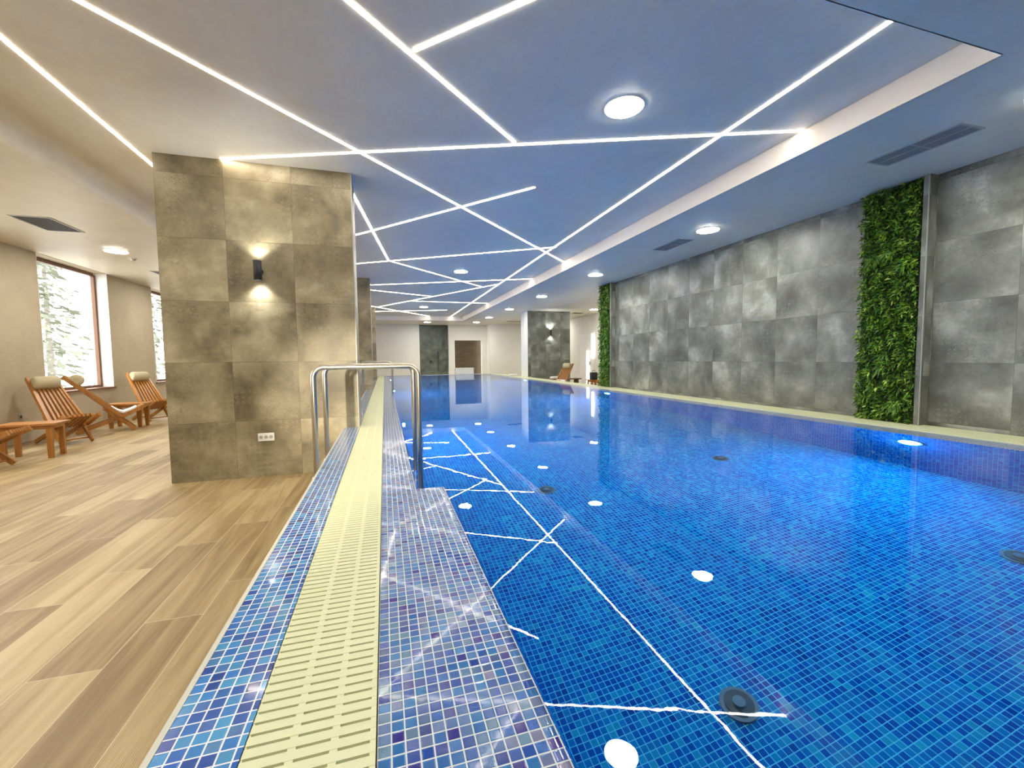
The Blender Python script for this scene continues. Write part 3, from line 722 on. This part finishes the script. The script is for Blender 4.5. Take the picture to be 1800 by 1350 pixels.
# shower fittings on the dark wall
ys_ = YE+.25
t = thing('shower_valve', 'round black shower tap on the dark tiled wall', 'tap', (2.52, ys_, 1.14))
b = B(); b.cyl((0, -.01, 0), .09, .02, 'y', 28); b.out('rosette', M['black'], t)
b = B(); b.cyl((0, -.05, 0), .04, .08, 'y', 20); b.out('knob', M['black'], t)
t = thing('hand_shower', 'black hand shower with rail and hose on the dark tiled wall', 'shower', (2.93, ys_, 0))
b = B(); b.cyl((0, -.05, 1.15), .014, 1.1, 'z', 12); b.out('rail', M['black'], t)
b = B(); b.cyl((0, -.09, 1.66), .05, .03, 'y', 20); b.cyl((0, -.07, 1.58), .014, .2, 'z', 12); b.out('shower_head', M['black'], t)
B().tube([(0, -.07, 1.5), (.10, -.08, 1.2), (.12, -.08, .8), (.03, -.06, .62), (-.05, -.03, .7)], .009, 8).out('hose', M['black'], t, True)

# white door on the far right wall
dr = struct(B().box(XF-.03, XF-.001, 17.40, 18.45, 0, 2.30).out('door_1', M['white']))
B().box(XF-.045, XF-.001, 17.26, 17.40, 0, 2.37).box(XF-.045, XF-.001, 18.45, 18.56, 0, 2.37).box(XF-.045, XF-.001, 17.40, 18.45, 2.30, 2.37).out('door_frame', M['reveal'], dr)
B().box(XF-.07, XF-.03, 17.52, 17.56, .95, 1.10).out('door_handle', M['steel'], dr)
def bar(y, z0, z1, label):
    o = B().box(XF-.10, XF-.05, y-.05, y+.05, z0, z1).out('light_bar', emit('light_bar_glow', (1, .97, .9), 1.6)); tag(o, label, 'light bar', 'upright light bars by the white door')
bar(17.25, 1.25, 2.36, 'upright glowing bar beside the top of the white door')
bar(17.72, .05, 1.58, 'upright glowing bar in front of the lower half of the white door')

# ------------------------------------------------------------------ outside
o = B().box(-40, XL-.32, -12, 34, -.62, -.502).out('snow_ground', M['snow']); tag(o, 'white snowy ground outside the lounge windows', 'ground', kind='stuff')
def tree(x, y, h, seed, label):
    rng = np.random.default_rng(seed); t = thing('snowy_conifer', label, 'tree', (x, y, -.5), 0, 'snowy trees outside the windows')
    b = B(); b.cyl((0, 0, h/2), .16, h, 'z', 10, .03); b.out('trunk', M['bark'], t)
    pts = []; fc = []
    for i in range(1500):
        zz = rng.uniform(1.4, h); rr = (1-zz/h)*h*.30+.15; a = rng.uniform(0, 2*PI); q = rng.uniform(.1, 1)*rr
        c = np.array([math.cos(a)*q, math.sin(a)*q, zz-q*.35]); L = rng.uniform(.15, .38)
        d = np.array([math.cos(a), math.sin(a), -.4+rng.normal()*.2]); d /= np.linalg.norm(d); s = np.cross(d, [0, 0, 1])*L*.22+rng.normal(size=3)*.02
        k = len(pts); pts += [c-d*L*.5, c+s, c+d*L*.5, c-s]; fc.append((k, k+1, k+2, k+3))
    me = bpy.data.meshes.new('foliage'); me.from_pydata([tuple(p) for p in pts], [], fc); me.materials.append(M['needles'])
    o = bpy.data.objects.new('foliage', me); COL.objects.link(o); o.parent = t; o['kind'] = 'stuff'
tree(-8.3, 13.2, 7, 1, 'tall snowy conifer filling the left half of the window view')
tree(-13.5, 17.6, 8, 2, 'snowy conifer farther out behind the tallest one')
tree(-8.8, 20.2, 7, 4, 'snowy conifer seen through the sliver of the second window')
tree(-14.5, 24.5, 9, 5, 'thin snowy conifer at the back between the two windows')
